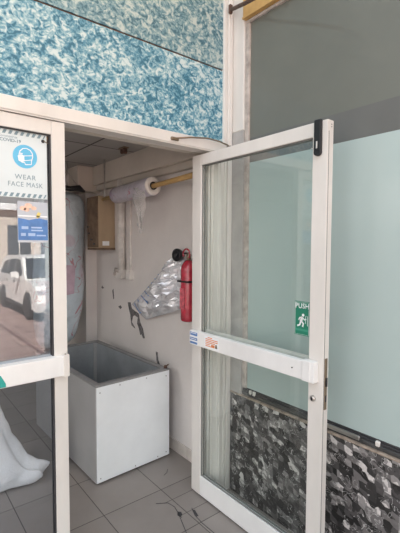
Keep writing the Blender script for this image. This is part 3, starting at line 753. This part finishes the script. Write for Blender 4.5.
# foil bag
fb = thing('foil_bag', (1.65, 2.6, .97), 'crumpled silver foil bag hung on the wall beside the extinguisher', 'bag')
bm = bmesh.new()
P0, P1, P2, P3 = Vector((2.375, 1.475)), Vector((2.215, 1.44)), Vector((2.99, 1.045)), Vector((2.235, 1.095))
def fp(s, t):   # s across (top/left edge -> right), t down
    a = P0.lerp(P2, t) + Vector((.05, .03))*0 + Vector((-.02, -.0))*math.sin(PI*t)*1.0
    b = P1.lerp(P3, t)
    p = a.lerp(b, s)
    if t > .6: p.y -= (t-.6)/.4*(.115*min(1, s/.30) - .125*max(0, (s-.30)/.70))
    return p
NS, NT = 16, 22
for side in (0, 1):
    g = []
    for i in range(NT+1):
        row = []
        for j in range(NS+1):
            s, t = j/NS, i/NT; p = fp(s, t)
            edge = min(s, 1-s, t*1.2, 1-t)*4; edge = min(1, edge)
            n_ = noise.noise(Vector((p.x*11, p.y*11, side*7.3)))
            n2 = abs(noise.noise(Vector((p.x*26+3, p.y*17, side*3.1))))
            d = max(.003, (.022 + .06*n_ + .085*n2)*edge + .004)
            row.append(bm.verts.new((1.660 - d if side == 0 else 1.664 + .006*edge, p.x, p.y)))
        g.append(row)
    for i in range(NT):
        for j in range(NS):
            q = (g[i][j], g[i][j+1], g[i+1][j+1], g[i+1][j])
            if (i+j) % 2: bm.faces.new((q[0], q[1], q[2])); bm.faces.new((q[0], q[2], q[3]))
            else: bm.faces.new((q[0], q[1], q[3])); bm.faces.new((q[1], q[2], q[3]))
bmesh.ops.remove_doubles(bm, verts=bm.verts[:], dist=.0005)
obj('foil_sheet', bm, M['foil'], fb)
bm = bmesh.new()
for k in range(8):
    t0 = .34 + k*.085; a = fp(.045, t0); b = fp(.16+.05*(k % 3), t0+.035); c = fp(.22, t0+.015)
    tube(bm, [(1.640, a.x, a.y), (1.634, b.x, b.y), (1.634, c.x, c.y)], .0035, 6)
obj('blue_print', bm, M['bluepr'], fb)

# black fan-shaped knob and extinguisher
kb = thing('wall_horn', (1.63, 2.31, 1.45), 'round black horn on the wall above the foil bag', 'horn')
HC = (1.655, 2.285, 1.482)
bm = bmesh.new(); lathe(bm, [(.012, .030), (.030, .012), (.044, -.012), (.047, -.030), (.043, -.040), (.030, -.030), (.010, -.026)], HC, 'x', 28); obj('cone', bm, M['black'], kb)
bm = bmesh.new(); lathe(bm, [(.012, -.028), (.010, -.042)], HC, 'x', 12); obj('centre_cap', bm, M['gasket'], kb)
EX, EY = 1.630, 2.150
ex = thing('fire_extinguisher', (EX, EY, 1.03), 'red fire extinguisher mounted on the wall partly behind the open door', 'fire extinguisher')
bm = bmesh.new(); lathe(bm, [(.042, 1.030), (.054, 1.040), (.056, 1.06), (.056, 1.38), (.052, 1.41), (.034, 1.437), (.017, 1.450)], (EX, EY, 0), 'z', 28); cy = obj('cylinder', bm, M['extinguisher'], ex)
bm = bmesh.new(); P = plane_side(EX-.056, EY+.025, 1.12); prism(bm, [(0, 0), (.05, 0), (.05, .14), (0, .14)], P, -.006, .0006); obj('label', bm, plain('pink_label_paper', (.60, .12, .15), .4, var=.3, scale=40), cy)
bm = bmesh.new(); lathe(bm, [(.016, 1.445), (.016, 1.485), (.010, 1.50)], (EX, EY, 0), 'z', 14); obj('valve', bm, M['brass'], ex)
bm = bmesh.new(); tube(bm, [(EX-.02, EY+.03, 1.475)]+[(EX-.02, EY+.038*math.cos(a), 1.490+.036*math.sin(a)) for a in [x*.35 for x in range(0, 12)]], .006, 8); obj('hose', bm, M['extinguisher'], ex)
bm = bmesh.new(); box(bm, EX-.02, EX+.02, EY+.005, EY+.045, 1.490, 1.502, .002); obj('handle', bm, M['black'], ex)
bm = bmesh.new(); box(bm, EX-.057, EX+.058, EY-.058, EY+.058, 1.300, 1.312, .002); obj('strap', bm, M['black'], ex)
bm = bmesh.new(); box(bm, EX+.035, 1.69, EY-.015, EY+.015, 1.28, 1.46, .002); obj('bracket', bm, M['black'], ex)

# hook on the ceiling by the doorway
ch = thing('ceiling_catch', (1.477, 2.785, 2.28), 'small brown metal catch on the ceiling just inside the door', 'catch')
bm = bmesh.new(); box(bm, 1.455, 1.50, 2.74, 2.83, 2.29, 2.30, .002); obj('plate', bm, M['brass'], ch)
bm = bmesh.new(); lathe(bm, [(.012, 2.25), (.018, 2.262), (.018, 2.29)], (1.477, 2.76, 0), 'z', 14); lathe(bm, [(.010, 2.258), (.014, 2.268), (.014, 2.29)], (1.477, 2.81, 0), 'z', 14); obj('roller', bm, M['rust'], ch)

# white cloth behind the left door
wc = thing('white_cloth', (.45, 2.55, 0), 'white cloth draped to the floor behind the closed door glass', 'cloth')
bm = bmesh.new(); rings = []
lv = [(.004, .70, .12), (.02, .775, .14), (.045, .815, .15), (.07, .82, .15), (.095, .79, .14), (.115, .745, .13), (.14, .705, .125), (.19, .675, .12), (.28, .632, .12), (.36, .604, .12), (.43, .585, .12), (.51, .560, .12), (.58, .54, .12), (.64, .51, .12), (.72, .47, .11), (.78, .40, .08), (.80, .33, .03)]
for z, xr, ry in lv:
    ring = []
    for k in range(72):
        an = 2*PI*k/72; c, s = math.cos(an), math.sin(an); cx = .28
        rx = (xr-cx) if c > 0 else .22
        fold = 1 + (.045+.05*max(0, .25-z)/.25)*math.sin(an*9+z*6) * (1 if z < .75 else .3) + .03*noise.noise(Vector((c*3, s*3, z*8)))
        # the flared foot reaches furthest toward +X
        yy = 2.74 + ry*s*fold - (.09*max(0, c)*(1 if z < .12 else max(0, 1-(z-.12)*6))) + .11*(1-c)
        ring.append(bm.verts.new((cx+rx*c*(fold if z < .75 else 1), yy, max(.003, z + (.014*math.sin(an*5+1)*(1 if .03 < z < .3 else 0))))))
    rings.append(ring)
for i in range(len(rings)-1):
    for k in range(72):
        f = bm.faces.new((rings[i][k], rings[i][(k+1) % 72], rings[i+1][(k+1) % 72], rings[i+1][k])); f.smooth = True
bm.faces.new(rings[0]); bm.faces.new(rings[-1])
o = obj('drape', bm, M['cloth'], wc)
tx = bpy.data.textures.new('folds', 'CLOUDS'); tx.noise_scale = .09
s_ = o.modifiers.new('sub', 'SUBSURF'); s_.levels = 1; s_.render_levels = 1
d_ = o.modifiers.new('crease', 'DISPLACE'); d_.texture = tx; d_.strength = .035; d_.mid_level = .5

# unseen glowing panels, added to brighten the inside of the shop
m, nt, b = new_mat('added_panel_glow'); b.inputs['Emission Color'].default_value = (1, .97, .94, 1); b.inputs['Emission Strength'].default_value = 16.0
for (lx, lab) in ((-1.35, 'added unseen light panel nearest the closed door, brightening the shop'), (-2.5, 'added unseen light panel by the far left inner wall')):
    cl = thing('added_light_panel', (lx, 2.75, 2.28), lab, 'added light', group='added light panels')
    bm = bmesh.new(); box(bm, lx-.28, lx+.28, 2.47, 3.03, 2.282, 2.288); obj('glow_sheet', bm, m, cl)
    bm = bmesh.new(); box(bm, lx-.30, lx-.28, 2.45, 3.05, 2.28, 2.30); box(bm, lx+.28, lx+.30, 2.45, 3.05, 2.28, 2.30); box(bm, lx-.28, lx+.28, 2.45, 2.47, 2.28, 2.30); box(bm, lx-.28, lx+.28, 3.03, 3.05, 2.28, 2.30); obj('frame', bm, M['alu'], cl)

# ------------------------------------------------------------------ street behind the camera (seen mirrored in the left glass)
def car(loc, label, flip=1):
    """SUV, nose towards +Y; loc = centre of the car on the ground"""
    cx, cy, g = loc
    t = thing('car', loc, label, 'car')
    white = plain('white_car_paint', (.86, .85, .83), .25, var=.01, coat=1.0)
    blk = M['gasket']; dg = plain('dark_car_glass', (.03, .04, .05), .08, var=.02, coat=1.0)
    HW = .90
    def prof(bm, pts, hw0, hw1=None, ztop=None):
        """side outline pts (y,z); half width varies with z from hw0 at the lowest to hw1 at the highest"""
        hw1 = hw0 if hw1 is None else hw1
        zs = [p[1] for p in pts]; za, zb = min(zs), max(zs)
        W = lambda z: hw0 + (hw1-hw0)*(z-za)/(zb-za)
        a = [bm.verts.new((cx-W(z), cy+y, g+z)) for y, z in pts]; b = [bm.verts.new((cx+W(z), cy+y, g+z)) for y, z in pts]
        bm.faces.new(a); bm.faces.new(b[::-1])
        for i in range(len(pts)):
            j = (i+1) % len(pts); bm.faces.new((a[i], b[i], b[j], a[j]))
    def arch(y0, r=.40, zc=.33, n=8):
        return [(y0+r*math.cos(PI*k/n), max(.24, zc+r*math.sin(PI*k/n))) for k in range(n+1)]
    low = [(-2.15, .30), (-2.2, .60), (-2.15, 1.02), (-1.2, 1.06), (.75, 1.04), (1.10, 1.00), (1.85, .90), (2.10, .76), (2.16, .50), (2.08, .28)] + arch(1.30) + arch(-1.30)
    bm = bmesh.new(); prof(bm, low, HW, HW-.06)
    bmesh.ops.triangulate(bm, faces=[f for f in bm.faces if len(f.verts) > 4])
    body = obj('body', bm, white, t)
    bm = bmesh.new(); prof(bm, [(-2.12, 1.02), (-1.85, 1.50), (-1.5, 1.62), (-.2, 1.66), (.28, 1.58), (.62, 1.30), (1.02, 1.0)], HW-.05, HW-.20); obj('cabin', bm, white, t)
    WX = lambda z: (HW-.05) - .15*(z-1.0)/.66 + .006
    for sgn in (-1, 1):
        for pts in ([(-1.75, 1.08), (-1.60, 1.42), (-1.10, 1.50), (-1.02, 1.08)], [(-.96, 1.08), (-1.02, 1.50), (-.28, 1.55), (-.22, 1.08)], [(-.14, 1.08), (-.20, 1.55), (.18, 1.50), (.66, 1.10)]):
            bm = bmesh.new(); a = [bm.verts.new((cx+sgn*WX(z), cy+y, g+z)) for y, z in pts]; b = [bm.verts.new((cx+sgn*(WX(z)-.03), cy+y, g+z)) for y, z in pts]
            bm.faces.new(a); bm.faces.new(b)
            for i in range(4): bm.faces.new((a[i], a[(i+1) % 4], b[(i+1) % 4], b[i]))
            obj('side_window', bm, dg, t)
    bm = bmesh.new()
    a = [(cx-.66, cy+.36, g+1.56), (cx+.66, cy+.36, g+1.56), (cx+.80, cy+1.0, g+1.06), (cx-.80, cy+1.0, g+1.06)]
    va = [bm.verts.new(Vector(p)+Vector((0, .015, .012))) for p in a]; vb = [bm.verts.new(Vector(p)-Vector((0, .03, .03))) for p in a]
    bm.faces.new(va); bm.faces.new(vb)
    for i in range(4): bm.faces.new((va[i], va[(i+1) % 4], vb[(i+1) % 4], vb[i]))
    obj('windscreen', bm, dg, t)
    for sx in (-1, 1):
        for yy in (1.30, -1.30):
            bm = bmesh.new(); lathe(bm, [(.20, .11), (.33, .11), (.345, .07), (.345, -.07), (.33, -.11), (.20, -.11)], (cx+sx*(HW-.10), cy+yy, g+.345), 'x', 28); w = obj('wheel', bm, blk, t)
            bm = bmesh.new(); xx = cx+sx*(HW+.005)
            for k in range(5):
                a = 2*PI*k/5; d = Vector((0, math.cos(a), math.sin(a))); q = Vector((0, -d.z, d.y))*.035
                c0 = Vector((xx, cy+yy, g+.345)); vs = [c0+q, c0-q, c0+d*.22-q, c0+d*.22+q]
                A = [bm.verts.new(v) for v in vs]; B = [bm.verts.new(v-Vector((sx*.03, 0, 0))) for v in vs]
                bm.faces.new(A); bm.faces.new(B)
                for i in range(4): bm.faces.new((A[i], A[(i+1) % 4], B[(i+1) % 4], B[i]))
            obj('rim', bm, M['chrome'], w)
        bm = bmesh.new(); box(bm, cx+sx*(HW+.10)-.10, cx+sx*(HW+.10)+.10, cy+.50, cy+.62, g+1.06, g+1.22, .03, 2); obj('side_mirror', bm, white, t)
        bm = bmesh.new(); box(bm, cx+sx*.68-.17, cx+sx*.68+.17, cy+1.93, cy+2.12, g+.70, g+.82, .03, 2); obj('headlight', bm, plain('headlight_lens', (.45, .47, .5), .1, coat=1), t)
        for yy in (.0, -.85):
            bm = bmesh.new(); box(bm, cx+sx*(HW-.035)-.02, cx+sx*(HW-.035)+.02, cy+yy-.09, cy+yy+.09, g+.92, g+.95, .006); obj('door_handle', bm, M['chrome'], t)
    bm = bmesh.new(); box(bm, cx-HW-.005, cx+HW+.005, cy-.88, cy+.88, g+.25, g+.36, .01); obj('sill_trim', bm, blk, t)
    bm = bmesh.new(); box(bm, cx-.55, cx+.55, cy+2.06, cy+2.17, g+.30, g+.48, .01); obj('bumper_grille', bm, blk, t)
    bm = bmesh.new(); box(bm, cx-.45, cx+.45, cy+2.06, cy+2.15, g+.58, g+.74, .01); obj('grille', bm, blk, t)
    bm = bmesh.new(); box(bm, cx-.26, cx+.26, cy+2.165, cy+2.18, g+.50, g+.58, .003); obj('number_plate', bm, M['white_print'], t)
car((3.80, -8.45, -.4), 'white parked sport utility car mirrored in the left door glass')
# buildings across the street
M['bld'] = paint('cream_building_render', (.62, .56, .50), (.56, .50, .44))
bb = thing('building', (4, -27, -.4), 'low cream building across the street mirrored in the left door glass', 'building')
bm = bmesh.new(); box(bm, -10, 22, -30, -26, -.4, 3.9); obj('wall', bm, M['bld'], bb)
bm = bmesh.new(); box(bm, -10.3, 22.3, -30.2, -25.6, 3.9, 4.35, .03); obj('roof_edge', bm, M['white_print'], bb)
for k in range(14):
    x = -8.6 + k*2.2
    bm = bmesh.new(); box(bm, x, x+1.5, -26.02, -25.96, .7 if k % 3 else -.4, 2.9, .01); w = obj('window', bm, plain('dark_shop_glass', (.10, .12, .14), .1), bb)
    bm = bmesh.new(); box(bm, x+.72, x+.78, -25.97, -25.93, .7 if k % 3 else -.4, 2.9); obj('mullion', bm, M['alu'], w)

# ------------------------------------------------------------------ light
w = bpy.data.worlds.new('World'); S.world = w; w.use_nodes = True
nt = w.node_tree; bg = nt.nodes['Background']
tc = nt.nodes.new('ShaderNodeTexCoord'); sp = nt.nodes.new('ShaderNodeSeparateXYZ'); L(nt, tc.outputs['Generated'], sp.inputs[0])
c = ramp(nt, sp.outputs[2], [(0.0, (1.0, .93, .86)), (.25, (.97, .95, .95)), (.9, (.80, .88, 1.0))])
L(nt, c, bg.inputs[0]); bg.inputs[1].default_value = 1.5
sun = bpy.data.lights.new('sun', 'SUN'); sun.energy = 22.0; sun.angle = math.radians(.6); sun.color = (1.0, .94, .86)
so = bpy.data.objects.new('sun', sun); COL.objects.link(so)
sd = Vector((-.42, .72, .92)).normalized()   # direction towards the sun
so.rotation_euler = sd.to_track_quat('Z', 'Y').to_euler(); so.location = sd*10

# ------------------------------------------------------------------ camera
cam = bpy.data.cameras.new('camera'); co = bpy.data.objects.new('camera', cam); COL.objects.link(co)
co.location = (0, 0, 1.55)
cam.sensor_fit = 'HORIZONTAL'; cam.sensor_width = 36; cam.lens = 36*396/400
co.rotation_euler = (Matrix.Rotation(-math.radians(38.8), 3, 'Z') @ Matrix.Rotation(PI/2-math.radians(3.04), 3, 'X') @ Matrix.Rotation(math.radians(.25), 3, 'Z')).to_euler()
cam.clip_start = .02; cam.clip_end = 200
S.camera = co
S.view_settings.view_transform = 'Standard'; S.view_settings.look = 'None'
S.view_settings.exposure = 0.42; S.view_settings.gamma = 1.0; S.view_settings.use_curve_mapping = False
S.cycles.transparent_max_bounces = 24; S.cycles.max_bounces = 12
